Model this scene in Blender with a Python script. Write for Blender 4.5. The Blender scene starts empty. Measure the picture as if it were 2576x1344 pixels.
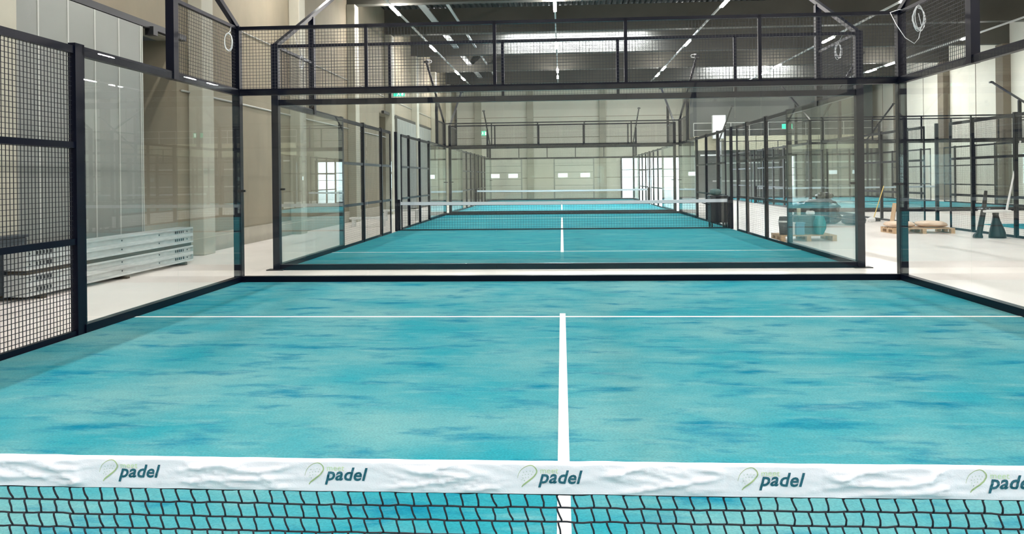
import bpy, bmesh, math, random
from mathutils import Vector, Matrix, noise

random.seed(7)
SC = bpy.context.scene
COL = SC.collection

# ------------------------------------------------------------------ camera
cam_d = bpy.data.cameras.new('camera')
cam = bpy.data.objects.new('camera', cam_d)
COL.objects.link(cam)
SC.camera = cam
F_PX, YAW, ROLL = 1970.17, 0.0633, 0.0116
cam_d.sensor_width = 36.0
cam_d.lens = F_PX / 2576.0 * 36.0
cam_d.shift_y = -(672.0 - 448.23) / 2576.0
cam_d.clip_end = 300
_r0 = Vector((math.cos(YAW), math.sin(YAW), 0)); _f = Vector((-math.sin(YAW), math.cos(YAW), 0)); _u0 = Vector((0, 0, 1))
_r = _r0 * math.cos(ROLL) - _u0 * math.sin(ROLL)
_u = _r0 * math.sin(ROLL) + _u0 * math.cos(ROLL)
_m = Matrix((( _r.x, _u.x, -_f.x, 0.0068), (_r.y, _u.y, -_f.y, -1.9406), (_r.z, _u.z, -_f.z, 1.59), (0, 0, 0, 1)))
cam.matrix_world = _m

# ------------------------------------------------------------------ world / exposure
w = bpy.data.worlds.new('sky'); SC.world = w; w.use_nodes = True
w.node_tree.nodes['Background'].inputs[0].default_value = (0.78, 0.89, 1.0, 1)
w.node_tree.nodes['Background'].inputs[1].default_value = 5.0
SC.view_settings.view_transform = 'Standard'
SC.view_settings.look = 'None'
SC.view_settings.gamma = 1.0
SC.view_settings.use_curve_mapping = False
SC.view_settings.exposure = 0.52
SC.cycles.transparent_max_bounces = 64
SC.cycles.max_bounces = 10
SC.cycles.diffuse_bounces = 5
SC.cycles.glossy_bounces = 4
SC.cycles.sample_clamp_indirect = 6.0
LAMP = 300.0        # radiance of the lamp diffusers
SKYLIGHT = 75.0

# ------------------------------------------------------------------ materials
def mat(name, col, rough=0.6, metal=0.0, spec=0.5, vary=0.0, vscale=3.0, col2=None, stretch=(1, 1, 1), bump=0.0, bscale=40.0, emit=None, estr=0.0):
    m = bpy.data.materials.new(name); m.use_nodes = True
    nt = m.node_tree; b = nt.nodes['Principled BSDF']
    b.inputs['Base Color'].default_value = (*col, 1)
    b.inputs['Roughness'].default_value = rough
    b.inputs['Metallic'].default_value = metal
    b.inputs['Specular IOR Level'].default_value = spec
    if vary or col2 or bump:
        tc = nt.nodes.new('ShaderNodeTexCoord'); mp = nt.nodes.new('ShaderNodeMapping')
        mp.inputs['Scale'].default_value = stretch
        nt.links.new(tc.outputs['Object'], mp.inputs['Vector'])
    if vary or col2:
        n = nt.nodes.new('ShaderNodeTexNoise'); n.inputs['Scale'].default_value = vscale
        n.inputs['Detail'].default_value = 6; n.inputs['Roughness'].default_value = 0.6
        nt.links.new(mp.outputs[0], n.inputs['Vector'])
        r = nt.nodes.new('ShaderNodeValToRGB')
        c2 = col2 or tuple(min(1, c * (1 + vary)) for c in col)
        c1 = tuple(c * (1 - vary) for c in col)
        r.color_ramp.elements[0].position = 0.34; r.color_ramp.elements[1].position = 0.66
        r.color_ramp.elements[0].color = (*c1, 1); r.color_ramp.elements[1].color = (*c2, 1)
        nt.links.new(n.outputs['Fac'], r.inputs[0]); nt.links.new(r.outputs[0], b.inputs['Base Color'])
    if bump:
        n2 = nt.nodes.new('ShaderNodeTexNoise'); n2.inputs['Scale'].default_value = bscale; n2.inputs['Detail'].default_value = 4
        bp = nt.nodes.new('ShaderNodeBump'); bp.inputs['Strength'].default_value = bump; bp.inputs['Distance'].default_value = 0.02
        nt.links.new(mp.outputs[0], n2.inputs['Vector']); nt.links.new(n2.outputs['Fac'], bp.inputs['Height'])
        nt.links.new(bp.outputs[0], b.inputs['Normal'])
    if emit:
        b.inputs['Emission Color'].default_value = (*emit, 1); b.inputs['Emission Strength'].default_value = estr
    return m

def glass_mat():
    m = bpy.data.materials.new('tempered_glass'); m.use_nodes = True
    nt = m.node_tree; nt.nodes.clear()
    o = nt.nodes.new('ShaderNodeOutputMaterial'); t = nt.nodes.new('ShaderNodeBsdfTransparent')
    t.inputs[0].default_value = (0.974, 0.988, 0.982, 1)
    g = nt.nodes.new('ShaderNodeBsdfGlossy'); g.inputs['Roughness'].default_value = 0.0; g.inputs[0].default_value = (0.95, 1, 0.99, 1)
    lw = nt.nodes.new('ShaderNodeLayerWeight'); lw.inputs['Blend'].default_value = 0.5
    p = nt.nodes.new('ShaderNodeMath'); p.operation = 'POWER'; p.inputs[1].default_value = 5
    q = nt.nodes.new('ShaderNodeMath'); q.operation = 'MULTIPLY_ADD'; q.inputs[1].default_value = 0.972; q.inputs[2].default_value = 0.028
    mx = nt.nodes.new('ShaderNodeMixShader')
    nt.links.new(lw.outputs['Facing'], p.inputs[0]); nt.links.new(p.outputs[0], q.inputs[0]); nt.links.new(q.outputs[0], mx.inputs[0])
    nt.links.new(t.outputs[0], mx.inputs[1]); nt.links.new(g.outputs[0], mx.inputs[2]); nt.links.new(mx.outputs[0], o.inputs[0])
    return m

def turf_mat(name, lo, hi):
    m = bpy.data.materials.new(name); m.use_nodes = True
    nt = m.node_tree; b = nt.nodes['Principled BSDF']; L = nt.links.new
    b.inputs['Roughness'].default_value = 0.95; b.inputs['Specular IOR Level'].default_value = 0.1
    tc = nt.nodes.new('ShaderNodeTexCoord')
    def nz(scale, sx, sy, det, rot=0.0):
        mp = nt.nodes.new('ShaderNodeMapping'); mp.inputs['Scale'].default_value = (sx, sy, 1); mp.inputs['Rotation'].default_value = (0, 0, rot)
        n = nt.nodes.new('ShaderNodeTexNoise'); n.inputs['Scale'].default_value = scale; n.inputs['Detail'].default_value = det; n.inputs['Roughness'].default_value = 0.62
        L(tc.outputs['Object'], mp.inputs['Vector']); L(mp.outputs[0], n.inputs['Vector']); return n.outputs['Fac']
    def ramp(fac, a, bb, c0=(0, 0, 0), c1=(1, 1, 1)):
        r = nt.nodes.new('ShaderNodeValToRGB'); r.color_ramp.elements[0].position = a; r.color_ramp.elements[1].position = bb
        r.color_ramp.elements[0].color = (*c0, 1); r.color_ramp.elements[1].color = (*c1, 1); L(fac, r.inputs[0]); return r.outputs[0]
    def mixc(f, a, bb):
        x = nt.nodes.new('ShaderNodeMix'); x.data_type = 'RGBA'
        L(f, x.inputs['Factor'])
        for i, v in ((6, a), (7, bb)):
            if isinstance(v, tuple): x.inputs[i].default_value = (*v, 1)
            else: L(v, x.inputs[i])
        return x.outputs[2]
    deep = (0.000, 0.175, 0.270); mid = (0.020, 0.265, 0.325); sand = (0.135, 0.350, 0.365)
    big = ramp(nz(0.55, 1.0, 1.3, 9), lo, hi)
    patch = ramp(nz(2.0, 0.75, 1.9, 8, 0.12), 0.52, 0.68)
    streak = ramp(nz(2.6, 0.7, 3.2, 8, 0.35), 0.54, 0.76)
    fine = nz(70, 1, 1, 3)
    c = mixc(big, mid, sand)
    c = mixc(patch, c, deep)
    sc = nt.nodes.new('ShaderNodeMath'); sc.operation = 'MULTIPLY'; sc.inputs[1].default_value = 0.55; L(streak, sc.inputs[0])
    c = mixc(sc.outputs[0], c, (0.21, 0.40, 0.40))
    fr = ramp(fine, 0.3, 0.7, (0.82, 0.82, 0.82), (1.12, 1.12, 1.12))
    mu = nt.nodes.new('ShaderNodeMix'); mu.data_type = 'RGBA'; mu.blend_type = 'MULTIPLY'; mu.inputs['Factor'].default_value = 1
    L(c, mu.inputs[6]); L(fr, mu.inputs[7]); L(mu.outputs[2], b.inputs['Base Color'])
    bp = nt.nodes.new('ShaderNodeBump'); bp.inputs['Strength'].default_value = 0.35; bp.inputs['Distance'].default_value = 0.01
    L(nz(130, 1, 1, 2), bp.inputs['Height']); L(bp.outputs[0], b.inputs['Normal'])
    return m

M = {}
M['glass'] = glass_mat()
M['turf'] = turf_mat('sanded_turf', 0.38, 0.64)
M['turf_fresh'] = turf_mat('fresh_turf', 0.50, 0.85)
M['frame'] = mat('navy_powder_coat', (0.0022, 0.0035, 0.0105), 0.30, spec=0.14)
M['wire'] = mat('black_wire', (0.006, 0.008, 0.014), 0.5)
M['clamp'] = mat('black_clamp', (0.004, 0.004, 0.006), 0.4)
M['line'] = mat('white_line_turf', (0.86, 0.86, 0.82), 0.9, vary=0.06, vscale=30)
M['floor'] = mat('screed_floor', (0.85, 0.79, 0.745), 0.28, vary=0.07, vscale=0.8, stretch=(1, 0.6, 1))
M['concrete'] = mat('precast_concrete', (0.205, 0.175, 0.122), 0.8, vary=0.10, vscale=0.7, stretch=(1, 1, 0.5), bump=0.05)
M['column'] = mat('smooth_column', (0.36, 0.345, 0.28), 0.7, vary=0.06, vscale=1.0)
M['column_brown'] = mat('brown_column', (0.14, 0.115, 0.085), 0.8, vary=0.08, vscale=1.2)
M['plinth'] = mat('plinth_concrete', (0.34, 0.31, 0.255), 0.8, vary=0.06)
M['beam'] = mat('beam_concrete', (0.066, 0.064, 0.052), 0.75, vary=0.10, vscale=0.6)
M['deck'] = mat('steel_roof_deck', (0.065, 0.075, 0.075), 0.5, vary=0.1)
M['endwall'] = mat('pale_wall_panel', (0.66, 0.635, 0.55), 0.6, vary=0.04, vscale=0.5)
M['firedoor'] = mat('grey_fire_door', (0.175, 0.185, 0.17), 0.45, vary=0.05, vscale=0.6)
M['seam'] = mat('light_seam', (0.36, 0.365, 0.34), 0.5)
M['dark_metal'] = mat('dark_rail_metal', (0.02, 0.022, 0.025), 0.4, metal=0.5)
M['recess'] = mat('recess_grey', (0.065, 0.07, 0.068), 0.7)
M['dock'] = mat('dock_door_panel', (0.68, 0.67, 0.60), 0.5)
M['pane_white'] = mat('daylit_pane', (0.9, 0.95, 1), 0.2, emit=(0.85, 0.93, 1.0), estr=2.5)
M['skylight'] = mat('skylight_sheet', (0.8, 0.85, 0.9), 0.5, emit=(0.86, 0.92, 1.0), estr=SKYLIGHT)
M['lamp'] = mat('lamp_diffuser', (0.9, 0.9, 0.9), 0.5, emit=(1.0, 0.955, 0.915), estr=LAMP)
M['trunking'] = mat('white_trunking', (0.6, 0.6, 0.57), 0.4)
M['galv'] = mat('galvanised_steel', (0.55, 0.58, 0.57), 0.38, metal=0.35, vary=0.08, vscale=6)
M['steel'] = mat('brushed_steel_tray', (0.45, 0.46, 0.45), 0.55, metal=0.2)
M['ink'] = mat('dark_stencil', (0.02, 0.025, 0.03), 0.7)
M['cord'] = mat('net_cord', (0.004, 0.005, 0.013), 0.65)
M['band'] = mat('white_net_band', (0.68, 0.69, 0.755), 0.6, bump=0.08, bscale=300)
M['cable'] = mat('white_cable', (0.80, 0.82, 0.84), 0.4)
M['logo_teal'] = mat('logo_teal_ink', (0.004, 0.085, 0.125), 0.6)
M['logo_olive'] = mat('logo_olive_ink', (0.30, 0.40, 0.20), 0.6)
M['logo_green'] = mat('logo_pale_green_ink', (0.50, 0.64, 0.38), 0.6)
M['logo_dot'] = mat('logo_dot_ink', (0.50, 0.57, 0.55), 0.6)
M['wood'] = mat('pallet_wood', (0.50, 0.33, 0.18), 0.7, vary=0.15, vscale=8, stretch=(1, 6, 6))
M['wood_dark'] = mat('bearer_wood', (0.06, 0.05, 0.035), 0.8, vary=0.1)
M['sack'] = mat('pale_sack', (0.72, 0.54, 0.40), 0.75, vary=0.1, vscale=6)
M['black_plastic'] = mat('black_sheeting', (0.010, 0.014, 0.016), 0.22)
M['box_dark'] = mat('slate_bin', (0.03, 0.04, 0.05), 0.5)
M['box_navy'] = mat('black_case', (0.010, 0.013, 0.022), 0.45)
M['box_green'] = mat('green_grey_crate', (0.07, 0.14, 0.14), 0.5)
M['box_blue'] = mat('blue_box', (0.10, 0.30, 0.42), 0.5)
M['bag_teal'] = mat('teal_bag', (0.0, 0.22, 0.23), 0.5)
M['white'] = mat('white_paint', (0.82, 0.83, 0.82), 0.45)
M['cream'] = mat('cream_paper', (0.72, 0.70, 0.52), 0.7)
M['orange'] = mat('orange_plastic', (0.80, 0.22, 0.02), 0.45)
M['yellow'] = mat('yellow_handle', (0.75, 0.55, 0.15), 0.5)
M['exit'] = mat('green_exit_sign', (0.02, 0.5, 0.3), 0.4, emit=(0.03, 0.75, 0.42), estr=0.9)
M['exit_white'] = mat('white_exit_figure', (0.9, 0.95, 0.9), 0.4, emit=(0.9, 1.0, 0.92), estr=1.0)
M['fascia'] = mat('beige_fascia', (0.55, 0.51, 0.37), 0.6, vary=0.05)
M['dark_rear'] = mat('dark_glazing', (0.07, 0.085, 0.09), 0.35)  # even dark bluish tone of the mezzanine rear wall
M['grey_front'] = mat('grey_shopfront', (0.22, 0.23, 0.22), 0.4)
M['asphalt'] = mat('outdoor_paving', (0.5, 0.5, 0.48), 0.8)

# ------------------------------------------------------------------ mesh helpers
class MB:
    def __init__(s): s.v = []; s.f = []
    def box(s, x0, x1, y0, y1, z0, z1, caps=True):
        i = len(s.v)
        s.v += [(x0, y0, z0), (x1, y0, z0), (x1, y1, z0), (x0, y1, z0), (x0, y0, z1), (x1, y0, z1), (x1, y1, z1), (x0, y1, z1)]
        s.f += [(i, i+3, i+2, i+1), (i+4, i+5, i+6, i+7), (i, i+1, i+5, i+4), (i+1, i+2, i+6, i+5), (i+2, i+3, i+7, i+6), (i+3, i, i+4, i+7)]
        return s
    def tube(s, pts, r, n=6, cap=True, closed=False):
        pts = [Vector(p) for p in pts]; rs = r if isinstance(r, (list, tuple)) else [r] * len(pts)
        k = len(pts); base = len(s.v); prev = None
        for j, p in enumerate(pts):
            if closed: t = pts[(j+1) % k] - pts[j-1]
            else: t = pts[min(j+1, k-1)] - pts[max(j-1, 0)]
            t.normalize()
            if prev is None:
                a = Vector((0, 0, 1)) if abs(t.z) < 0.9 else Vector((1, 0, 0))
                u = t.cross(a).normalized()
            else:
                u = (prev - t * prev.dot(t)).normalized()
            prev = u; q = t.cross(u)
            for m_ in range(n):
                an = 2 * math.pi * m_ / n
                s.v.append(tuple(p + (u * math.cos(an) + q * math.sin(an)) * rs[j]))
        rng = k if closed else k - 1
        for j in range(rng):
            a, b = base + j * n, base + ((j+1) % k) * n
            for m_ in range(n):
                m2 = (m_ + 1) % n
                s.f.append((a+m_, a+m2, b+m2, b+m_))
        if cap and not closed:
            s.f.append(tuple(base + m_ for m_ in reversed(range(n)))); s.f.append(tuple(base + (k-1)*n + m_ for m_ in range(n)))
        return s
    def bar(s, a, b, wx, wz):
        """square bar from a to b"""
        a, b = Vector(a), Vector(b); t = (b - a).normalized()
        u = t.cross(Vector((0, 0, 1)))
        if u.length < 1e-4: u = Vector((1, 0, 0))
        u.normalize(); q = u.cross(t)
        i = len(s.v)
        for p in (a, b):
            for su, sq in ((-1, -1), (1, -1), (1, 1), (-1, 1)):
                s.v.append(tuple(p + u * su * wx / 2 + q * sq * wz / 2))
        s.f += [(i, i+1, i+2, i+3), (i+7, i+6, i+5, i+4)] + [(i+k, i+4+k, i+4+(k+1) % 4, i+(k+1) % 4) for k in range(4)]
        return s
    def mesh(s, name):
        me = bpy.data.meshes.new(name); me.from_pydata(s.v, [], s.f); me.update(); return me
    def build(s, name, m, parent=None, smooth=False, loc=None, bevel=0.0):
        return link(name, s.mesh(name), m, parent, smooth, loc, bevel)

def link(name, me, m, parent=None, smooth=False, loc=None, bevel=0.0):
    if m and not me.materials: me.materials.append(M[m])
    if smooth:
        for p in me.polygons: p.use_smooth = True
    o = bpy.data.objects.new(name, me); COL.objects.link(o)
    if parent: o.parent = parent
    if loc: o.location = loc
    if bevel:
        bv = o.modifiers.new('edge', 'BEVEL'); bv.width = bevel; bv.segments = 2; bv.limit_method = 'ANGLE'
    return o

def thing(name, label, cat, loc=(0, 0, 0), group=None, rz=0.0):
    o = bpy.data.objects.new(name, None); COL.objects.link(o); o.empty_display_size = 0.2
    o.location = loc; o.rotation_euler = (0, 0, rz)
    return tag(o, label, cat, group)

def tag(o, label, cat, group=None):
    o['label'] = label; o['category'] = cat
    if group: o['group'] = group
    return o

def struct(o, label=None):
    o['kind'] = 'structure'
    if label: o['label'] = label
    return o

# ------------------------------------------------------------------ the hall
X0, X1, Y0, Y1 = -8.0, 23.0, -16.0, 58.0
ROOF, BB, LZ = 9.35, 8.2, 8.0
struct(MB().box(X0-0.4, X1+0.4, Y0-0.4, Y1+0.4, -0.3, 0).build('floor', 'floor'), 'pale grey screed floor of the sports hall')
struct(MB().box(-30, 60, Y1+0.41, Y1+60, -0.32, -0.02).build('ground', 'asphalt'), 'pale paving outside the open gate')

# roof deck with real corrugation, ribs along the hall
def deck():
    b = MB(); p = 0.25; n = int((X1 - X0 + 0.8) / p); xs = []
    for i in range(n):
        x = X0 - 0.4 + i * p
        xs += [(x, 0), (x + 0.09, 0), (x + 0.125, 0.09), (x + 0.215, 0.09)]
    for x, dz in xs: b.v += [(x, Y0 - 0.4, ROOF + dz), (x, Y1 + 0.4, ROOF + dz)]
    for i in range(len(xs) - 1): b.f.append((2*i, 2*i+1, 2*i+3, 2*i+2))
    k = len(b.v)
    b.box(X0-0.4, X1+0.4, Y0-0.4, Y1+0.4, ROOF+0.14, ROOF+0.3)
    return b
ceil = struct(deck().build('ceiling', 'deck'), 'dark corrugated steel roof deck')
COLS = [14.45 + 6.3 * k for k in range(-4, 7)]
for yc in COLS:
    MB().box(X0, X1, yc + 0.08, yc + 0.48, BB, ROOF - 0.002).build('beam', 'beam', ceil, bevel=0.015)

def wall_x(name, xa, xb, m, holes, label):
    """wall slab normal to x, pierced by holes (y0, y1, z1)"""
    b = MB(); y = Y0
    for h0, h1, hz in sorted(holes):
        b.box(xa, xb, y, h0, 0, ROOF); b.box(xa, xb, h0, h1, hz, ROOF); y = h1
    b.box(xa, xb, y, Y1, 0, ROOF)
    return struct(b.build(name, m), label)
wl = wall_x('wall_left', X0 - 0.4, X0, 'concrete', [(11.6, 13.95, 4.55), (32.2, 34.6, 4.55)], 'beige precast concrete wall along the left aisle')
for yc in COLS:
    MB().box(X0 + 0.001, X0 + 0.32, yc, yc + 0.56, 0, BB).build('column', 'column', wl, bevel=0.02)
# recessed openings behind the sliding doors
for (h0, h1) in ((11.6, 13.95), (32.2, 34.6)):
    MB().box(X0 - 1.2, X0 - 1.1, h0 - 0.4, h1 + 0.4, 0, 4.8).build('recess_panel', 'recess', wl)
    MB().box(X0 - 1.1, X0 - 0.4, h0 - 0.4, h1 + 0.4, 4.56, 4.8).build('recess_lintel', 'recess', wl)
    MB().box(X0 - 1.1, X0 - 0.4, h1, h1 + 0.4, 0, 4.56).build('recess_jamb', 'concrete', wl)
    MB().box(X0 - 1.1, X0 - 0.4, h0 - 0.4, h0, 0, 4.56).build('recess_jamb', 'concrete', wl)
bl = MB()
y = Y0
for h0, h1 in ((11.6, 13.95), (32.2, 34.6)):
    bl.box(X0, X0 + 0.05, y, h0, 0, 0.42); y = h1
bl.box(X0, X0 + 0.05, y, Y1, 0, 0.42)
struct(bl.build('baseboard_left', 'plinth'), 'pale concrete plinth along the foot of the left wall')
MB().tube([(X0 + 0.03, 14.1, 3.52), (X0 + 0.03, 58, 3.52)], 0.022, 6).build('conduit', 'seam', wl)
MB().tube([(X0 + 0.03, 5, 5.35), (X0 + 0.03, 58, 5.35)], 0.015, 6).build('conduit', 'seam', wl)

wr = wall_x('wall_right', X1, X1 + 0.4, 'endwall', [], 'pale wall panels along the far right side')
for yc in COLS:
    MB().box(X1 - 0.4, X1 - 0.001, yc, yc + 0.7, 0, BB).build('column', 'column_brown', wr, bevel=0.02)
    MB().box(X1 - 0.012, X1 + 0.0, yc + 3.4, yc + 3.44, 0, ROOF).build('panel_joint', 'column_brown', wr)

# end wall with dock doors and the open gate
OPEN = (4.6, 9.0, 3.0)
b = MB(); b.box(X0 - 0.4, OPEN[0], Y1, Y1 + 0.4, 0, ROOF); b.box(OPEN[0], OPEN[1], Y1, Y1 + 0.4, OPEN[2], ROOF); b.box(OPEN[1], X1 + 0.4, Y1, Y1 + 0.4, 0, ROOF)
wb = struct(b.build('wall_back', 'endwall'), 'pale panelled end wall with dock doors')
for z in (1.55, 3.1, 4.65, 6.2, 7.75): MB().box(X0, X1, Y1 - 0.012, Y1 + 0.0, z, z + 0.04).build('panel_joint', 'concrete', wb)
for x in (-6.6, -2.6, 2.9, 9.2, 15.5, 21.6): MB().box(x, x + 0.5, Y1 - 0.3, Y1 - 0.001, 0, BB).build('column', 'column', wb, bevel=0.02)
struct(MB().box(X0 - 0.4, X1 + 0.4, Y0 - 0.4, Y0, 0, ROOF).build('wall_front', 'endwall'), 'pale end wall behind the near court')
def dock_door(n, x0, x1):
    b = MB()
    d = struct(MB().box(x0 - 0.1, x1 + 0.1, Y1 - 0.05, Y1 - 0.013, 0, 3.1).build('door_%d' % n, 'seam'), 'pale sectional dock door with two small panes, in the end wall')
    for k in range(6):
        MB().box(x0, x1, Y1 - 0.09, Y1 - 0.05, 0.02 + k * 0.5, 0.49 + k * 0.5).build('door_panel', 'dock', d, bevel=0.01)
    for xx in (x0 + 0.25, x1 - 0.95):
        MB().box(xx, xx + 0.7, Y1 - 0.105, Y1 - 0.09, 1.62, 1.9).build('door_pane', 'pane_white', d)
    return d
dock_door(3, -5.7, -3.1); dock_door(4, -0.5, 2.4); dock_door(5, 9.8, 12.6)
gf = MB(); gf.box(OPEN[0] - 0.12, OPEN[0], Y1 - 0.1, Y1, 0, 3.12).box(OPEN[1], OPEN[1] + 0.12, Y1 - 0.1, Y1, 0, 3.12).box(OPEN[0], OPEN[1], Y1 - 0.1, Y1, 3.0, 3.12)
gate = struct(gf.build('door_6', 'dark_metal'), 'open gate letting daylight in through the end wall')
for k in range(1, 3): MB().box(OPEN[0] + 1.2 * k - 0.03, OPEN[0] + 1.2 * k + 0.03, Y1 + 0.1, Y1 + 0.16, 0, 3.0).build('mullion', 'dark_metal', gate)
MB().box(OPEN[0], OPEN[1], Y1 + 0.1, Y1 + 0.16, 2.1, 2.16).build('mullion', 'dark_metal', gate)

# sliding fire doors on the left wall
def fire_door(n, ya, yb, rail0, rail1, hook, label):
    xf = X0 + 0.24
    d = struct(MB().box(xf - 0.10, xf - 0.01, ya, yb, 0.06, 4.5).build('door_%d' % n, 'firedoor'), label)
    y = ya; k = 0
    while y < yb - 0.01:
        y2 = min(y + 0.71, yb)
        MB().box(xf - 0.01, xf + 0.012, y + 0.012, y2 - 0.012, 0.07, 4.49).build('door_panel', 'firedoor', d)
        MB().box(xf - 0.01, xf + 0.02, y2 - 0.016, y2 + 0.016, 0.07, 4.49).build('cover_strip', 'seam', d)
        y = y2
    MB().box(xf - 0.14, xf - 0.02, rail0, rail1, 4.52, 4.64).build('slide_rail', 'dark_metal', d)
    for yy in hook: MB().box(xf - 0.12, xf + 0.05, yy, yy + 0.16, 4.40, 4.56).build('roller_hanger', 'dark_metal', d)
    return d
fire_door(1, 5.7, 12.15, 5.0, 13.95, (12.5, 6.2), 'grey panelled sliding fire door parked behind the near court mesh')
fire_door(2, 34.8, 44.3, 32.2, 44.8, (34.2,), 'pale grey sliding fire door further down the left wall')

# skylights
for k, (xa, xb, ya, yb) in enumerate(((-2.9, 4.6, 38.7, 39.5), (10.0, 15.6, 51.3, 52.1)), 1):
    s = struct(MB().box(xa - 0.12, xb + 0.12, ya - 0.12, yb + 0.12, ROOF - 0.05, ROOF - 0.01).build('window_%d' % k, 'dark_metal'), 'bright roof skylight between two concrete beams')
    n = 4
    for i in range(n):
        x_a = xa + (xb - xa) * i / n; x_b = xa + (xb - xa) * (i + 1) / n
        MB().box(x_a + 0.03, x_b - 0.03, ya, yb, ROOF - 0.07, ROOF - 0.05).build('skylight_pane', 'skylight', s)

# ------------------------------------------------------------------ light lines
LINES = [(-6.2, 'leftmost light line running above the left aisle'), (-0.17, 'light line running above the centre line of the courts'),
         (6.1, 'light line running above the right edge of the near court row'), (12.7, 'light line above the left half of the right hand courts'),
         (19.2, 'rightmost light line above the far right courts')]
lamp_me = MB().box(-0.055, 0.055, -0.75, 0.75, -0.055, -0.02).mesh('lamp'); lamp_me.materials.append(M['lamp'])
for x, lab in LINES:
    t = thing('light_line', 'suspended ' + lab, 'ceiling light', (x, 0, LZ), 'suspended light lines')
    MB().box(-0.03, 0.03, Y0 + 2, Y1 - 3.5, -0.02, 0.05).build('trunking', 'trunking', t)
    for yl in (-12.0, -7.65, -3.3, 1.1, 9.85, 18.6, 27.35, 36.1, 44.9, 47.9):  # denser lamps behind the camera are unseen, added to brighten the net band
        l = link('lamp', lamp_me, None, t); l.location = (0, yl, 0)
    for yc in COLS:
        if Y0 + 2.2 < yc < Y1 - 4: MB().tube([(0, yc + 0.28, 0.04), (0, yc + 0.28, BB - LZ)], 0.008, 5).build('hanger', 'dark_metal', t)
for x, lab in ((-5.55, 'wide steel cable tray passing high through the beams on the left'), (-4.5, 'narrow steel cable tray beside the wide one under the roof')):
    wd = 0.14 if x < -5 else 0.05
    t = thing('cable_tray', lab, 'cable tray', (x, 0, 8.62))
    ys = [c + 0.28 for c in COLS]
    for a, c in zip(ys[:-1], ys[1:]):
        MB().box(-wd, wd, a + 0.2, c - 0.2, -0.04, 0.02).build('tray_section', 'steel', t)

# exit signs
def exit_sign(loc, rz, label, s=1.0):
    t = thing('exit_sign', label, 'exit sign', loc, 'green exit signs', rz)
    MB().box(-0.27*s, 0.27*s, -0.03, 0.03, -0.13*s, 0.13*s).build('sign_plate', 'exit', t)
    f = MB(); f.box(-0.04*s, 0.03*s, -0.036, -0.031, -0.03*s, 0.05*s).box(-0.02*s, 0.02*s, -0.036, -0.031, 0.06*s, 0.1*s)
    f.bar((0, -0.034, -0.03*s), (-0.07*s, -0.034, -0.1*s), 0.005, 0.025*s).bar((0, -0.034, -0.03*s), (0.06*s, -0.034, -0.09*s), 0.005, 0.025*s)
    f.bar((0, -0.034, 0.04*s), (0.08*s, -0.034, 0.01*s), 0.005, 0.02*s)
    f.build('running_figure', 'exit_white', t)
    MB().box(0.13*s, 0.22*s, -0.036, -0.031, -0.1*s, 0.09*s).build('door_symbol', 'exit_white', t)
    MB().tube([(0, 0, 0.13*s), (0, 0, 0.6)], 0.01, 5).build('hanger', 'dark_metal', t)
exit_sign((-7.45, 33.8, 5.56), 0, 'green exit sign hanging on the left wall above the courts')
exit_sign((-6.0, Y1 - 0.045, 5.05), 0, 'small green exit sign at the left of the end wall', 1.3)
exit_sign((14.67, 50.0, 4.75), 0, 'green exit sign hanging in front of the mezzanine', 1.2)

# ------------------------------------------------------------------ court enclosures
G = 5.0           # glass plane
def wire_mesh(wid, hgt, pitch=0.05, t=0.0042):
    b = MB(); h = t / 2
    n = round(wid / pitch)
    for i in range(1, n): x = wid * i / n; b.box(x - h, x + h, -h, h, 0, hgt)
    n = round(hgt / pitch)
    for i in range(1, n): z = hgt * i / n; b.box(0, wid, -h + t, h + t, z - h, z + h)
    me = b.mesh('wire_mesh'); me.materials.append(M['wire']); return me
def pane_mesh(wid, hgt):
    b = MB(); b.box(0.003, wid - 0.003, 0, 0.012, 0.02, hgt); me = b.mesh('glass_pane'); me.materials.append(M['glass']); return me
WIRES = {k: (wire_mesh(2.0, 1.0, t=a), wire_mesh(2.0, 1.0, t=b), wire_mesh(1.2, 1.0, t=b)) for k, a, b in (('near', 0.0046, 0.0056), ('far', 0.0038, 0.0022))}
PANE = pane_mesh(2.0, 3.0)
def box_mesh(name, sx, sy, sz, m='frame'):
    b = MB(); b.box(-sx/2, sx/2, -sy/2, sy/2, 0, sz); me = b.mesh(name); me.materials.append(M[m]); return me
POST3, POST4, POST5, CPOST = box_mesh('post', .08, .08, 3.05), box_mesh('post', .08, .08, 4.0), MB().box(-.055, .055, -.065, .065, 2.93, 4.92).mesh('tall_post'), box_mesh('post', .12, .12, 4.02)
POST5.materials.append(M['frame'])
UPR = box_mesh('upright', .05, .05, 1.0); THIN = box_mesh('thin_post', .04, .04, 3.0)
PLATE = box_mesh('base_plate', .3, .2, .015, 'dark_metal')
CLAMP = box_mesh('clamp', .13, .03, .035, 'clamp')
BOLT = MB().tube([(0, -0.012, 0), (0, 0.02, 0)], 0.018, 8).mesh('glass_bolt'); BOLT.materials.append(M['galv'])
_rail = {}
def rail(e, x0, x1, y0, y1, z0, z1, name='rail'):
    k = (round(x1-x0, 3), round(y1-y0, 3), round(z1-z0, 3))
    if k not in _rail: _rail[k] = MB().box(0, k[0], 0, k[1], 0, k[2]).mesh(name); _rail[k].materials.append(M['frame'])
    o = link(name, _rail[k], None, e); o.location = (x0, y0, z0); return o
def put(e, name, me, loc, rz=0.0):
    o = link(name, me, None, e); o.location = loc; o.rotation_euler = (0, 0, rz); return o

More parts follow.
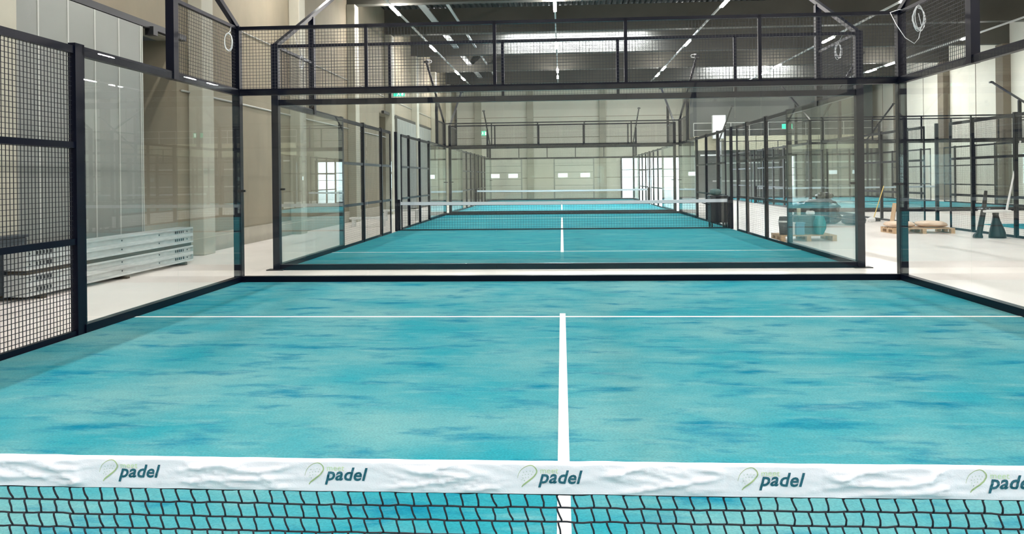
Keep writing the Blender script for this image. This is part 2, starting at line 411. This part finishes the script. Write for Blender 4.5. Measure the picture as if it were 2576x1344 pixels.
def court(cx, y0, label, bare_right=False, wires='far'):
    WT, W21, W12 = WIRES[wires]
    e = thing('court_enclosure', label, 'court enclosure', (cx, y0, 0), 'padel court enclosures')
    H = math.pi / 2
    for end, yb, s in ((0, 0.0, -1), (1, 20.0, 1)):
        yo = yb + s * 0.055                      # frame line just outside the glass
        # end wall: kerb, glass, 3 m rail, 4 m rail, wire band
        rail(e, -G - 0.1, G + 0.1, min(yb, yb + s*0.1), max(yb, yb + s*0.1), 0, 0.1, 'base_rail')
        rail(e, -G - 0.1, G + 0.1, yo - 0.04, yo + 0.04, 2.93, 3.03, 'glass_rail')
        rail(e, -G - 0.1, G + 0.1, yo - 0.025, yo + 0.025, 3.96, 4.01, 'top_rail')
        for k in range(5):
            p = put(e, 'glass_pane', PANE, (-5 + 2*k, yb + (0.004 if s > 0 else -0.016), 0.0))
            if k in (0, 4):
                xx = 0.02 if k == 0 else 1.98
                c = link('clamp', CLAMP, None, p); c.location = (xx, -0.02, 1.42)
            wm = put(e, 'wire_mesh', WT, (-5 + 2*k, yo, 3.0)); wm['kind'] = 'stuff'
            if k: put(e, 'upright', UPR, (-5 + 2*k, yo, 3.0))
        for sx in (-1, 1):
            c = put(e, 'corner_post', CPOST, (sx * (G + 0.06), yb + s * 0.06, 0))
            put(e, 'base_plate', PLATE, (sx * (G + 0.08), yb + s * 0.07, 0.001))
            xo = sx * (G + 0.055)
            # first four metres of the side: two 3 m panes
            ya = yb if s < 0 else yb - 4.0
            rail(e, min(sx*G, sx*(G+0.1)), max(sx*G, sx*(G+0.1)), ya, ya + 4.0, 0, 0.1, 'base_rail')
            rail(e, xo - 0.04, xo + 0.04, ya, ya + 4.0, 2.93, 3.03, 'glass_rail')
            for k in range(2):
                put(e, 'glass_pane', PANE, (sx * G + (0.016 if sx > 0 else -0.004), ya + 2*k, 0), H)
            y2 = yb - s * 2.0
            put(e, 'tall_post', POST5, (xo, y2, 0))
            yc0, yc1 = min(yb, y2), max(yb, y2)
            rail(e, xo - 0.025, xo + 0.025, yc0, yc1, 3.96, 4.01, 'top_rail')
            wm = put(e, 'wire_mesh', WT, (xo, yc0, 3.0), H); wm['kind'] = 'stuff'
            # raking lamp arm rising along the side from the corner
            MB().bar((xo, yb + s*0.06, 4.0), (xo, yb - s*4.35, 6.05), 0.075, 0.075).build('lamp_arm', 'frame', e)
            MB().box(xo - 0.09, xo + 0.09, yb - s*4.35 - 0.06, yb - s*4.35 + 0.06, 5.98, 6.06).build('arm_head', 'clamp', e)
            # mesh bays towards the net
            y4 = yb - s * 4.0
            put(e, 'post', POST3, (xo, y4, 0)); put(e, 'post', POST3, (xo, y4 - s * 0.075, 0))
            for k in range(2):
                a = y4 - s * (2*k); c = y4 - s * (2*k + 2); lo, hi = min(a, c), max(a, c)
                for z0, z1 in ((0, 0.06), (0.95, 1.015), (1.955, 2.02), (2.94, 3.02)):
                    rail(e, xo - 0.025, xo + 0.025, lo, hi, z0, z1, 'mesh_rail')
                for z in () if bare_right and sx > 0 else (0, 1, 2):
                    wm = put(e, 'wire_mesh', W21, (xo, lo, z), H); wm['kind'] = 'stuff'
                put(e, 'post', POST3, (xo, c, 0))
            a = y4 - s * 4.0; c = a - s * 1.2; lo, hi = min(a, c), max(a, c)
            for z0, z1 in ((0, 0.06), (0.95, 1.015), (1.955, 2.02), (2.94, 3.02)):
                rail(e, xo - 0.025, xo + 0.025, lo, hi, z0, z1, 'mesh_rail')
            for z in () if bare_right and sx > 0 else (0, 1, 2):
                wm = put(e, 'wire_mesh', W12, (xo, lo, z), H); wm['kind'] = 'stuff'
            put(e, 'thin_post', THIN, (xo, c, 0))
    for sx in (-1, 1): put(e, 'post', POST3, (sx * (G + 0.055), 10.0, 0))
    return e
C2, C3 = 11.78, 33.56
court(0, -10.0, 'nearest glass and mesh court enclosure, around the foreground court', wires='near')
court(0, C2, 'second court enclosure of the middle row, seen through the near glass back wall')
court(0, C3, 'farthest court enclosure of the middle row, in front of the end wall', True)
court(16.05, C2, 'court enclosure on the right whose turf is only partly laid')
court(16.05, C3, 'farthest court enclosure of the right hand row')

# ------------------------------------------------------------------ turf with painted lines
def turf(cx, y0, label, ya=0.0, yb=20.0, xa=-5.0, xb=5.0, lines=True, m='turf_fresh'):
    t = thing('court_turf', label, 'court floor', (cx, y0, 0), 'teal court turfs')
    TH = 0.012
    MB().box(xa, xb, ya, yb, 0.0005, TH).build('carpet', m, t)
    if lines:
        z0, z1 = TH + 0.0005, TH + 0.003
        for y in (3.05, 16.95): MB().box(-5, 5, y - 0.025, y + 0.025, z0, z1).build('service_line', 'line', t)
        MB().box(-0.0325, 0.0325, 2.85, 17.15, z0 + 0.001, z1 + 0.001).build('centre_line', 'line', t)
    return t
turf(0, -10.0, 'teal sanded turf of the foreground court with white lines', m='turf')
turf(0, C2, 'teal turf of the second court behind the near glass')
turf(0, C3, 'teal turf of the farthest court in the middle row')
turf(16.05, C2, 'piece of teal turf laid in the near half of the right hand court', 0.0, 11.2, -3.2, 5.0, False)
turf(16.05, C3, 'teal turf of the farthest court in the right hand row')

# ------------------------------------------------------------------ nets
def text_mesh(body, off, shear):
    c = bpy.data.curves.new('lettering', 'FONT'); c.body = body; c.size = 1.0; c.offset = off; c.shear = shear; c.resolution_u = 3
    c.space_character = 1.04
    o = bpy.data.objects.new('tmp', c); COL.objects.link(o)
    bpy.context.view_layer.update()
    me = bpy.data.meshes.new_from_object(o.evaluated_get(bpy.context.evaluated_depsgraph_get()))
    bpy.data.objects.remove(o)
    bm = bmesh.new(); bm.from_mesh(me)
    bmesh.ops.triangulate(bm, faces=bm.faces[:])
    for _ in range(5):
        es = [e for e in bm.edges if e.calc_length() > 0.09]
        if not es: break
        bmesh.ops.subdivide_edges(bm, edges=es, cuts=1)
        bmesh.ops.triangulate(bm, faces=bm.faces[:])
    bm.verts.index_update()
    return [tuple(v.co) for v in bm.verts], [tuple(v.index for v in f.verts) for f in bm.faces]

NETZ = 0.888
def net_top(x): return NETZ + 0.030 * (x / 5.0) ** 2 + 0.0016 * noise.noise((x * 4.0, 0, 3)) + 0.001 * noise.noise((x * 15, 0, 9))
def wr_y(x, d):
    """depth of the wrinkled band at distance d below its top"""
    e = min(1, d / 0.012) * min(1, max(0, (0.076 - d) / 0.012))
    a = noise.noise((x * 6 + d * 26, d * 20 - x * 2, 1.3))
    bb = noise.noise((x * 11 - d * 45, d * 24, 5.1))
    r = (1 - abs(a)) ** 6 * 0.0090 + (1 - abs(bb)) ** 8 * 0.0055
    r += 0.003 * noise.noise((x * 5, d * 12, 2.2)) + 0.0012 * noise.noise((x * 40, d * 60, 7))
    u = (x + 0.06 + 0.026) % 0.5355                      # the print stiffens the cloth
    k_ = min(1.0, max(0.22, (max(-u, u - 0.165, 0) if u < 0.35 else 0.5355 - u - 0.04) / 0.05))
    return -0.007 - e * r * k_

def near_net():
    t = thing('padel_net', 'near net across the foreground with white wrinkled band and black cords', 'net', (0, 0, 0))
    # cord mesh : one joined part
    b = MB(); CW, RH = 0.0405, 0.0348
    n = int(9.9 / CW); rows = 23
    ztop = lambda x: net_top(x) - 0.0805
    def fine(x): return abs(x) < 1.9
    rnd = random.Random(3)
    jit = {}
    def node(i, r):
        if (i, r) not in jit: jit[(i, r)] = (rnd.uniform(-1, 1) * 0.0022, rnd.uniform(-1, 1) * 0.0013)
        x = -4.95 + i * CW
        return x + jit[(i, r)][0], ztop(x) - r * RH + jit[(i, r)][1]
    for r in range(rows):
        pts = []
        for i in range(n + 1):
            x, z = node(i, r); pts.append((x, 0, z))
            if fine(x): pts.append((x + CW * 0.5, 0.001, z - 0.0006))
        rr = 0.0025 if r else 0.0030
        seg = [p for p in pts]
        b.tube(seg, rr, 5)
    for r in range(rows - 1):
        for i in range(n + 1):
            x0, z0 = node(i, r); x1, z1 = node(i, r + 1); sh = 0.0065 + 0.003 * rnd.random()
            if fine(x0):
                P = [(x0 - sh * 0.45, -0.001, z0), (x0 - sh * 0.30, -0.003, z0 - 0.2 * RH), (x0 + sh * 0.25, -0.003, z0 - 0.55 * RH),
                     (x1 + sh * 0.6, -0.002, z0 - 0.85 * RH), (x1 + sh * 0.55, 0, z1)]
                b.tube(P, [0.0029, 0.0025, 0.0025, 0.0025, 0.0030], 5)
            else:
                b.tube([(x0 - sh * 0.4, 0, z0), (x1 + sh * 0.5, 0, z1)], 0.0021, 4, cap=False)
    for i in range(n + 1):                                   # knots on the head cord
        x, z = node(i, 0)
        if fine(x): b.tube([(x - 0.003, -0.002, z - 0.003), (x + 0.001, -0.003, z + 0.003), (x + 0.002, -0.002, z + 0.009)], [0.003, 0.0042, 0.0026], 6)
    b.build('cord_mesh', 'cord', t, smooth=True)['kind'] = 'stuff'
    # band, folded over the head cable
    b = MB(); xs = []; x = -4.95
    while x < 4.95: xs.append(x); x += 0.0035 if abs(x) < 1.9 else 0.05
    xs.append(4.95)
    prof = 0
    for x in xs:
        zt = net_top(x); col = []
        for k in range(15):
            d = 0.075 * k / 14
            col.append((x, wr_y(x, d), zt - 0.004 - d + (0.001 * noise.noise((x * 11, 4, 4)) if k == 14 else 0)))
        col = col[::-1] + [(x, -0.004, zt - 0.001), (x, 0, zt), (x, 0.004, zt - 0.001)] + [(x, 0.0075, zt - 0.004 - 0.075 * k / 3) for k in range(4)]
        prof = len(col); b.v += col
    for i in range(len(xs) - 1):
        for k in range(prof - 1):
            a = i * prof + k; b.f.append((a, a + prof, a + prof + 1, a + 1))
    band = b.build('head_band', 'band', t, smooth=True)
    # printed logos
    tv, tf = text_mesh('padel', 0.022, 0.28); mv, mf = text_mesh('meet', -0.002, 0.0)
    def fit(vs, wid, hgt=None):
        x0 = min(v[0] for v in vs); x1 = max(v[0] for v in vs); s = wid / (x1 - x0)
        sy = s if hgt is None else hgt
        return [((v[0] - x0) * s, v[1] * s) for v in vs]
    tv = fit(tv, 0.110); mv = [(x + 0.006, y + 0.0232) for x, y in fit(mv, 0.044)]
    pts = [(390, 960), (430, 900), (490, 850), (560, 800), (630, 745), (700, 690), (755, 640), (800, 580), (828, 535), (835, 490), (825, 440), (800, 395), (760, 355), (710, 325), (650, 315), (590, 325), (530, 345), (480, 372), (430, 405), (390, 440), (350, 485), (318, 540), (292, 600), (275, 660), (268, 700)]
    K = 1 / 11.7 / 1015
    ic = [((px - 870) * K, (830 - py) * K) for px, py in pts]
    wd = [2.2, 3.4, 4.2, 4.2, 4.0, 3.8, 3.6, 3.6, 3.5, 3.4, 3.2, 3.0, 2.6, 2.2, 2.0, 1.8, 1.6, 1.5, 1.4, 1.3, 1.2, 1.1, 1.0, 0.9, 0.7]
    iv, fc = [], []
    for j, (px, py) in enumerate(ic):
        a = ic[max(j-1, 0)]; c = ic[min(j+1, len(ic)-1)]; tx, ty = c[0]-a[0], c[1]-a[1]; l = math.hypot(tx, ty); h = wd[j] * 0.00046
        iv += [(px - ty/l*h, py + tx/l*h), (px + ty/l*h, py - tx/l*h)]
        if j: fc.append((2*j-2, 2*j-1, 2*j+1, 2*j))
    dots = [(450, 520), (540, 500), (640, 490), (720, 510), (420, 610), (500, 590), (590, 580), (680, 580), (430, 690), (510, 670), (590, 660), (470, 760), (400, 740)]
    dv, df = [], []
    for px, py in dots:
        k = len(dv)
        for m_ in range(6): dv.append(((px - 870) * K + 0.0017 * math.cos(m_), (830 - py) * K + 0.0017 * math.sin(m_)))
        for m_ in range(6): dv[k + m_] = ((px - 870) * K + 0.0017 * math.cos(m_ * math.pi / 3), (830 - py) * K + 0.0017 * math.sin(m_ * math.pi / 3))
        df.append(tuple(range(k, k + 6)))
    def stamp(name, vs, fs, m, ox):
        b = MB()
        for vx, vy in vs:
            x = ox + vx; d = 0.047 - vy
            b.v.append((x, wr_y(x, d) - 0.0012, net_top(x) - 0.004 - d))
        b.f = list(fs); b.build(name, m, band)
    for k in range(-3, 5):
        ox = -0.06 + 0.5355 * k
        stamp('printed_word', tv, tf, 'logo_teal', ox); stamp('printed_word', mv, mf, 'logo_green', ox)
        stamp('racket_outline', iv, fc, 'logo_olive', ox); stamp('racket_dots', dv, df, 'logo_dot', ox)
    MB().tube([(-4.98 + 9.96 * k / 40, 0, net_top(-4.98 + 9.96 * k / 40) - 0.012) for k in range(41)], 0.004, 6).build('head_cable', 'clamp', t)
    for s in (-1, 1): MB().box(s*4.97 - 0.04, s*4.97 + 0.04, -0.04, 0.04, 0.0175, 0.97).build('net_post', 'frame', t, bevel=0.008)
    return t
near_net()

def far_net(cx, y, label):
    t = thing('padel_net', label, 'net', (cx, y, 0), 'nets of the courts behind')
    b = MB(); z0 = 0.0
    for i in range(0, 124): x = -4.95 + i * 0.0805; b.box(x - 0.002, x + 0.002, -0.002, 0.002, 0.02, 0.82)
    for k in range(11): b.box(-4.95, 4.95, -0.002, 0.002, 0.03 + k * 0.075, 0.034 + k * 0.075)
    b.build('cord_mesh', 'cord', t)['kind'] = 'stuff'
    b = MB(); n = 20
    for i in range(n + 1):
        x = -4.95 + 9.9 * i / n; zt = 0.875 + 0.03 * (x / 5) ** 2
        b.v += [(x, -0.012, zt - 0.1), (x, -0.012, zt - 0.004), (x, 0.012, zt - 0.004), (x, 0.012, zt - 0.1)]
    for i in range(n):
        for k in range(3): a = 4*i + k; b.f.append((a, a + 4, a + 5, a + 1))
    b.build('head_band', 'band', t)
    MB().box(-4.95, 4.95, -0.012, 0.012, 0.018, 0.06).build('foot_band', 'cord', t)
    for s in (-1, 1): MB().box(s*4.97 - 0.04, s*4.97 + 0.04, -0.04, 0.04, 0.0175, 0.97).build('net_post', 'frame', t)
far_net(0, C2 + 10, 'white topped net of the second court, behind the near glass')
far_net(0, C3 + 10, 'white topped net of the farthest court in the middle row')
far_net(16.05, C3 + 10, 'white topped net of the farthest right hand court')

# ------------------------------------------------------------------ cable coils hanging on the lamp arms
def coil(loc, rx, rz_, loops, lead, label, rz=0.0, r=0.005):
    t = thing('cable_coil', label, 'cable', loc, 'white cables hanging from the lamp arms', rz)
    rnd = random.Random(int(abs(loc[0] * 100 + loc[1] * 10)))
    pts = []
    for k in range(loops):
        ax, az = rx * rnd.uniform(0.7, 1.1), rz_ * rnd.uniform(0.8, 1.1); oy = rnd.uniform(-0.02, 0.02); tl = rnd.uniform(-0.3, 0.3)
        for j in range(14):
            an = 2 * math.pi * j / 14
            x = ax * math.sin(an); z = -rz_ + az * math.cos(an)
            pts.append((x * math.cos(tl) + z * math.sin(tl) * 0.3, oy + 0.01 * math.sin(3 * an), z))
    MB().tube(pts, r, 6).build('coil', 'cable', t, smooth=True)
    MB().tube(lead, r, 6).build('lead', 'cable', t, smooth=True)
coil((-4.93, 9.45, 3.80), 0.055, 0.13, 3, [(0, 0, 0), (0.02, 0.1, 0.06), (0.0, 0.35, 0.16), (-0.05, 0.55, 0.2)], 'small white cable coil hanging at the left corner of the near court', 0.3)
coil((4.99, 9.3, 3.92), 0.085, 0.17, 5, [(0, 0, -0.1), (0.04, 0, -0.28), (0, 0, -0.45), (-0.06, 0.0, -0.52), (-0.14, 0.1, -0.42), (-0.2, 0.25, -0.2), (-0.22, 0.4, 0.0), (-0.05, 0.5, 0.06), (0.06, 0.6, 0.07)], 'large loose white cable coil at the right corner of the near court')
coil((5.0, 12.5, 3.95), 0.05, 0.14, 6, [(0, 0, 0), (0.03, -0.2, 0.15), (0.06, -0.4, 0.22)], 'bunched white cable coil at the right corner of the second court')
coil((-4.98, 12.9, 4.0), 0.04, 0.12, 4, [(0, 0, 0), (-0.03, -0.2, 0.25), (-0.08, -0.2, 0.4)], 'white cable coil at the left corner of the second court')
coil((4.93, 27.45, 6.1), 0.10, 0.06, 3, [(0, 0, 0), (0.05, 0, 0.02), (0.12, 0, 0.0)], 'white cable end on the far right lamp arm of the second court', r=0.012)
coil((-4.93, 27.45, 6.1), 0.10, 0.06, 3, [(0, 0, 0), (-0.05, 0, 0.02), (-0.12, 0, 0.0)], 'white cable end on the far left lamp arm of the second court', r=0.012)

# ------------------------------------------------------------------ stack of steel channels by the left wall
def channel(zb, label):
    t = thing('steel_channel', label, 'steel channel', (-7.2, 8.15, zb), 'steel channels stacked along the left wall')
    L = 4.8; b = MB()
    P = [(0, 0), (0, 0.028), (-0.05, 0.034), (-0.05, 0.112), (0, 0.118), (0, 0.146), (-0.31, 0.146), (-0.31, 0.138), (-0.06, 0.138), (-0.06, 0.008), (-0.31, 0.008), (-0.31, 0)]
    n = len(P)
    for y in (0, L): b.v += [(x, y, z) for x, z in P]
    b.f += [(k, (k+1) % n, n + (k+1) % n, n + k) for k in range(n)]
    b.f += [tuple(range(n)), tuple(reversed(range(n, 2*n)))]
    c = b.build('profile', 'galv', t)
    for y in (-0.004, L): MB().box(-0.30, -0.002, y, y + 0.004, 0.004, 0.142).build('end_plate', 'galv', t)
    rnd = random.Random(int(zb * 100))
    for y in (0.28, L - 0.62):
        for k in range(5):
            w_ = rnd.uniform(0.025, 0.05)
            MB().box(-0.049, -0.046, y + k * 0.075, y + k * 0.075 + w_, 0.05, 0.098).build('stencil_mark', 'ink', c)
    for y in (0.15, 1.2, 2.4, 3.6, L - 0.15):
        MB().tube([(-0.052, y, 0.072), (-0.044, y, 0.072)], 0.014, 8).build('bolt_hole', 'ink', c)
channel(0.06, 'lowest of the four light steel channels stacked by the left wall')
channel(0.207, 'second lowest of the four light steel channels by the left wall')
channel(0.414, 'second highest of the four light steel channels by the left wall')
channel(0.561, 'topmost of the four light steel channels by the left wall')
for y, lab in ((8.45, 'dark timber bearer under the near end of the steel channels'), (10.55, 'dark timber bearer under the middle of the steel channels'), (12.55, 'dark timber bearer under the far end of the steel channels')):
    tag(MB().box(-7.5, -7.17, y, y + 0.09, 0, 0.059).build('timber_bearer', 'wood_dark'), lab, 'timber', 'bearers under the steel channels')
tag(MB().box(-7.49, -7.215, 8.2, 12.9, 0.354, 0.413).build('timber_batten', 'wood_dark'), 'dark batten lying between the two middle steel channels', 'timber')
t = thing('tool_bin', 'dark slate bin at the left edge beside the steel channels', 'bin', (-7.72, 8.2, 0))
MB().box(-0.2, 0.2, -0.5, 0.45, 0.08, 0.84).build('body', 'box_dark', t, bevel=0.02); MB().box(-0.215, 0.215, -0.515, 0.465, 0.84, 0.88).build('lid', 'box_dark', t, bevel=0.01)
for y in (-0.38, 0.33): MB().tube([(-0.16, y, 0.04), (0.16, y, 0.04)], 0.04, 10).build('wheel', 'clamp', t)
t = thing('canister', 'orange canister with black cap standing on the slate bin', 'canister', (-7.72, 7.98, 0.881))
MB().tube([(0, 0, 0), (0, 0, 0.02), (0, 0, 0.15), (0, 0, 0.19)], [0.085, 0.09, 0.09, 0.05], 14).build('body', 'orange', t, smooth=True)
MB().tube([(0, 0, 0.19), (0, 0, 0.28)], 0.05, 12).build('cap', 'clamp', t)

# ------------------------------------------------------------------ clutter in the right aisle
def pallet(name_label, x, y, w_, d_, rz=0.0):
    t = thing('wooden_pallet', name_label, 'pallet', (x, y, 0), 'wooden pallets in the right aisle', rz)
    for k in range(6): yy = -d_/2 + (d_ - 0.1) * k / 5; MB().box(-w_/2, w_/2, yy, yy + 0.1, 0.122, 0.144).build('deck_board', 'wood', t)
    for xx in (-w_/2, -0.05, w_/2 - 0.1):
        MB().box(xx, xx + 0.1, -d_/2, d_/2, 0.1, 0.122).build('stringer', 'wood', t)
        for yy in (-d_/2, -0.07, d_/2 - 0.14): MB().box(xx, xx + 0.1, yy, yy + 0.14, 0.022, 0.1).build('block', 'wood', t)
        MB().box(xx, xx + 0.1, -d_/2, d_/2, 0, 0.022).build('bottom_board', 'wood', t)
    return t
def lump(name, m, loc, size, seed, label, cat, group=None, rz=0.0, amp=0.18, n=18, fl=0.0):
    b = MB(); sx, sy, sz = size
    for i in range(n + 1):
        th = math.pi * i / n
        for j in range(2 * n):
            ph = math.pi * j / n; d = Vector((math.sin(th) * math.cos(ph), math.sin(th) * math.sin(ph), math.cos(th)))
            k = 1 + amp * noise.noise(d * 1.7 + Vector((seed, 0, 0))) + amp * 0.5 * noise.noise(d * 5 + Vector((0, seed, 0)))
            p = Vector((math.copysign(abs(d.x) ** 0.7, d.x), math.copysign(abs(d.y) ** 0.7, d.y), math.copysign(abs(d.z) ** 0.8, d.z))) * k
            z = max(0.0, p.z * sz / 2 + sz / 2)
            b.v.append((p.x * sx / 2, p.y * sy / 2, z))
    for i in range(n):
        for j in range(2 * n):
            j2 = (j + 1) % (2 * n); b.f.append((i*2*n + j, (i+1)*2*n + j, (i+1)*2*n + j2, i*2*n + j2))
    o = b.build(name, m, smooth=True); o.location = loc; o.rotation_euler = (0, 0, rz)
    return tag(o, label, cat, group)
def crate(label, x, y, z, sx, sy, sz, m, lid='white', rz=0.0, name='storage_crate', cat='crate'):
    t = thing(name, label, cat, (x, y, z), None, rz)
    MB().box(-sx/2, sx/2, -sy/2, sy/2, 0.0, sz * 0.9).build('body', m, t, bevel=0.012)
    MB().box(-sx/2 - 0.012, sx/2 + 0.012, -sy/2 - 0.012, sy/2 + 0.012, sz * 0.9, sz).build('lid', lid, t, bevel=0.006)
    return t
pallet('wooden pallet loaded with bins and boxes beside the second court', 5.88, 17.6, 1.3, 0.9)
t = thing('waste_bucket', 'dark round bucket with white rim at the left end of the loaded pallet', 'bucket', (5.36, 17.4, 0.1445))
MB().tube([(0, 0, 0), (0, 0, 0.30)], [0.10, 0.12], 16).build('body', 'box_dark', t, smooth=True); MB().tube([(0, 0, 0.30), (0, 0, 0.34)], 0.126, 16).build('rim', 'white', t)
MB().tube([(0, 0, 0.34), (0, 0, 0.44)], [0.12, 0.10], 16).build('lid', 'box_dark', t)
crate('grey green crate in the middle of the loaded pallet', 5.98, 17.72, 0.1445, 0.5, 0.45, 0.45, 'box_green', 'box_green')
crate('small light blue box in front of the grey green crate', 5.72, 17.36, 0.1445, 0.2, 0.16, 0.30, 'box_blue', 'box_blue')
crate('narrow white box at the front of the loaded pallet', 5.565, 17.36, 0.1445, 0.06, 0.14, 0.30, 'white', 'white')
lump('refuse_sack', 'bag_teal', (6.2, 17.36, 0.1445), (0.26, 0.24, 0.46), 2.0, 'teal sack at the right end of the loaded pallet', 'sack', amp=0.12)
lump('paper_bundle', 'white', (6.06, 17.62, 0.596), (0.2, 0.12, 0.11), 5.0, 'crumpled white paper on the grey green crate', 'paper', amp=0.3)
tag(MB().box(5.75, 5.83, 17.6, 17.68, 0.596, 0.77).build('paper_tube', 'cream', bevel=0.012), 'cream carton standing on the grey green crate', 'carton')
lump('tarpaulin_heap', 'black_plastic', (8.2, 24.0, 0.0), (1.5, 1.0, 0.78), 3.0, 'heap wrapped in glossy black sheeting in the right aisle', 'heap', amp=0.28, n=22)
lump('sheeting_roll', 'black_plastic', (8.5, 24.05, 0.79), (0.5, 0.45, 0.22), 8.0, 'bulky black bundle resting on top of the wrapped heap', 'bundle', amp=0.25)
lump('grey_sack', 'box_dark', (9.1, 23.2, 0.0), (0.7, 0.5, 0.35), 11.0, 'low dark grey sack beside the black wrapped heap', 'sack')
pallet('wooden pallet carrying pale sacks in the right aisle', 9.52, 19.75, 1.55, 0.9)
for k, (dx, dy, w_, lab) in enumerate(((-0.46, 0.0, 0.68, 'left pale sack lying on the right aisle pallet'), (0.36, 0.02, 0.70, 'right pale sack lying on the right aisle pallet'))):
    lump('cement_sack', 'sack', (9.52 + dx, 19.75 + dy, 0.1445), (w_, 0.75, 0.17), 20.0 + k, lab, 'sack', 'pale sacks on the pallet', amp=0.1)
t = thing('broom', 'yellow handled broom leaning with its black head on the floor', 'broom', (10.41, 25.0, 0))
MB().tube([(0, 0, 0.08), (0.41, 0.15, 1.18)], 0.016, 8).build('handle', 'yellow', t); MB().box(-0.16, 0.22, -0.05, 0.05, 0.05, 0.1).build('head', 'clamp', t, bevel=0.01)
MB().box(-0.15, 0.21, -0.06, 0.06, 0, 0.05).build('bristles', 'box_dark', t)
lump('cloth_bundle', 'white', (10.2, 24.6, 0), (0.22, 0.2, 0.16), 31.0, 'small white cloth on the floor beside the broom head', 'cloth')
t = thing('offcut_board', 'brown board offcut leaning on the court kerb beside the pallet', 'board', (10.83, 24.55, 0))
MB().bar((0, 0, 0.01), (0.1, 0.0, 0.62), 0.3, 0.02).build('board', 'wood', t)
# black case trolley by the second court's net post
t = thing('case_trolley', 'black case trolley standing behind the right end of the second net', 'trolley', (4.62, 22.25, 0.0125))
MB().box(-0.14, 0.36, -0.25, 0.25, 0.16, 0.93).build('case', 'box_navy', t, bevel=0.02); MB().box(-0.16, 0.38, -0.27, 0.27, 0.93, 0.98).build('lid', 'box_navy', t, bevel=0.01)
for xx in (-0.1, 0.32):
    for yy in (-0.2, 0.2): MB().tube([(xx - 0.02, yy, 0.08), (xx + 0.02, yy, 0.08)], 0.08, 12).build('wheel', 'clamp', t)
MB().tube([(-0.16, -0.2, 0.7), (-0.32, -0.2, 0.75), (-0.32, 0.2, 0.75), (-0.16, 0.2, 0.7)], 0.014, 6).build('push_handle', 'clamp', t)
lump('tool_bag', 'box_green', (4.66, 22.2, 0.994), (0.32, 0.26, 0.2), 41.0, 'dark green bag lying on the black case trolley', 'bag')
# sanding machine at the right
t = thing('floor_machine', 'dark floor machine with white plate and tall slanted white handle at the right edge', 'floor machine', (10.5, 17.8, 0))
MB().tube([(0.06, 0, 0), (0.06, 0, 0.06), (0.05, 0, 0.2), (0.03, 0, 0.42), (0.02, 0, 0.58)], [0.19, 0.19, 0.16, 0.09, 0.06], 16).build('cone_base', 'clamp', t, smooth=True)
MB().box(-0.3, 0.3, -0.2, 0.2, 0.62, 0.68).build('deck_plate', 'white', t, bevel=0.02)
MB().tube([(0.02, 0, 0.56), (0.02, 0, 0.63)], 0.07, 12).build('collar', 'clamp', t)
MB().tube([(0.28, 0, 0.66), (0.42, 0, 1.35), (0.62, 0, 2.35)], [0.028, 0.022, 0.02], 8).build('handle', 'white', t)
MB().tube([(-0.38, 0, 0.03), (-0.26, 0, 0.66), (-0.2, 0, 1.15)], [0.07, 0.06, 0.035], 10).build('stand_leg', 'clamp', t)
MB().tube([(-0.40, 0.05, 0.03), (-0.40, -0.05, 0.03)], 0.1, 12).build('foot', 'clamp', t)

# white benches by the left wall, behind the second court's side
def bench(x, y, L, h, label, rz=0.0):
    t = thing('white_bench', label, 'bench', (x, y, 0), 'low white benches on the left', rz)
    MB().box(-L/2, L/2, -0.18, 0.18, h - 0.07, h).build('seat', 'white', t, bevel=0.01)
    for xx in (-L/2 + 0.08, L/2 - 0.16):
        for yy in (-0.15, 0.09): MB().box(xx, xx + 0.08, yy, yy + 0.06, 0, h - 0.07).build('leg', 'white', t)
bench(-6.55, 24.3, 1.25, 0.32, 'nearer low white bench outside the left side of the second court')
bench(-6.2, 28.0, 1.45, 0.42, 'farther low white bench outside the left side of the second court')

# ------------------------------------------------------------------ mezzanine at the far right
MZ = 54.6
t = thing('mezzanine', 'beige fronted mezzanine with white railing at the far end', 'mezzanine', (0, MZ, 0))
xa, xb = 9.45, X1 - 0.5
MB().box(xa, xb, 0.1, Y1 - MZ - 0.35, 4.2, 4.38).build('deck_slab', 'concrete', t)
n = 6
for k in range(n): MB().box(xa + (xb-xa)*k/n + 0.02, xa + (xb-xa)*(k+1)/n - 0.02, 0, 0.1, 3.4, 4.4).build('fascia_panel', 'fascia', t, bevel=0.01)
for z in (4.85, 5.35): MB().tube([(xa, 0.06, z), (xb, 0.06, z)], 0.022, 6).build('hand_rail', 'trunking', t)
for k in range(11): x = xa + (xb - xa) * k / 10; MB().tube([(x, 0.06, 4.4), (x, 0.06, 5.35)], 0.02, 6).build('baluster', 'trunking', t)
MB().box(xa, xb, 1.6, 1.7, 4.4, 8.1).build('rear_wall', 'dark_rear', t)
MB().box(xa, xb, 1.2, 1.3, 0, 4.2).build('lower_front', 'grey_front', t)
for k in range(9): x = xa + 0.3 + (xb - xa - 0.6) * k / 8; MB().box(x - 0.06, x + 0.06, 1.1, 1.2, 0, 4.2).build('mullion', 'dark_metal', t)
for z in (1.15, 2.45): MB().box(xa + 1.5, xb, 1.14, 1.19, z, z + 0.1).build('white_stripe', 'white', t)
for x in (xa + 0.2, 15.6, xb - 0.2): MB().box(x - 0.12, x + 0.12, 0.15, 0.4, 0, 4.2).build('support_post', 'frame', t)
t = thing('ventilation_unit', 'white boxy ventilation unit with white downpipe in front of the mezzanine', 'ventilation unit', (11.12, MZ - 0.4, 0))
MB().box(-0.45, 0.45, -0.2, 0.2, 4.2, 5.85).build('casing', 'white', t, bevel=0.02); MB().tube([(0.05, 0, 0.0), (0.05, 0, 3.0), (0.05, 0, 4.2)], 0.13, 12).build('downpipe', 'white', t, smooth=True)
MB().box(-1.3, 0.4, -0.08, 0.08, 3.0, 3.1).build('bracket', 'white', t)
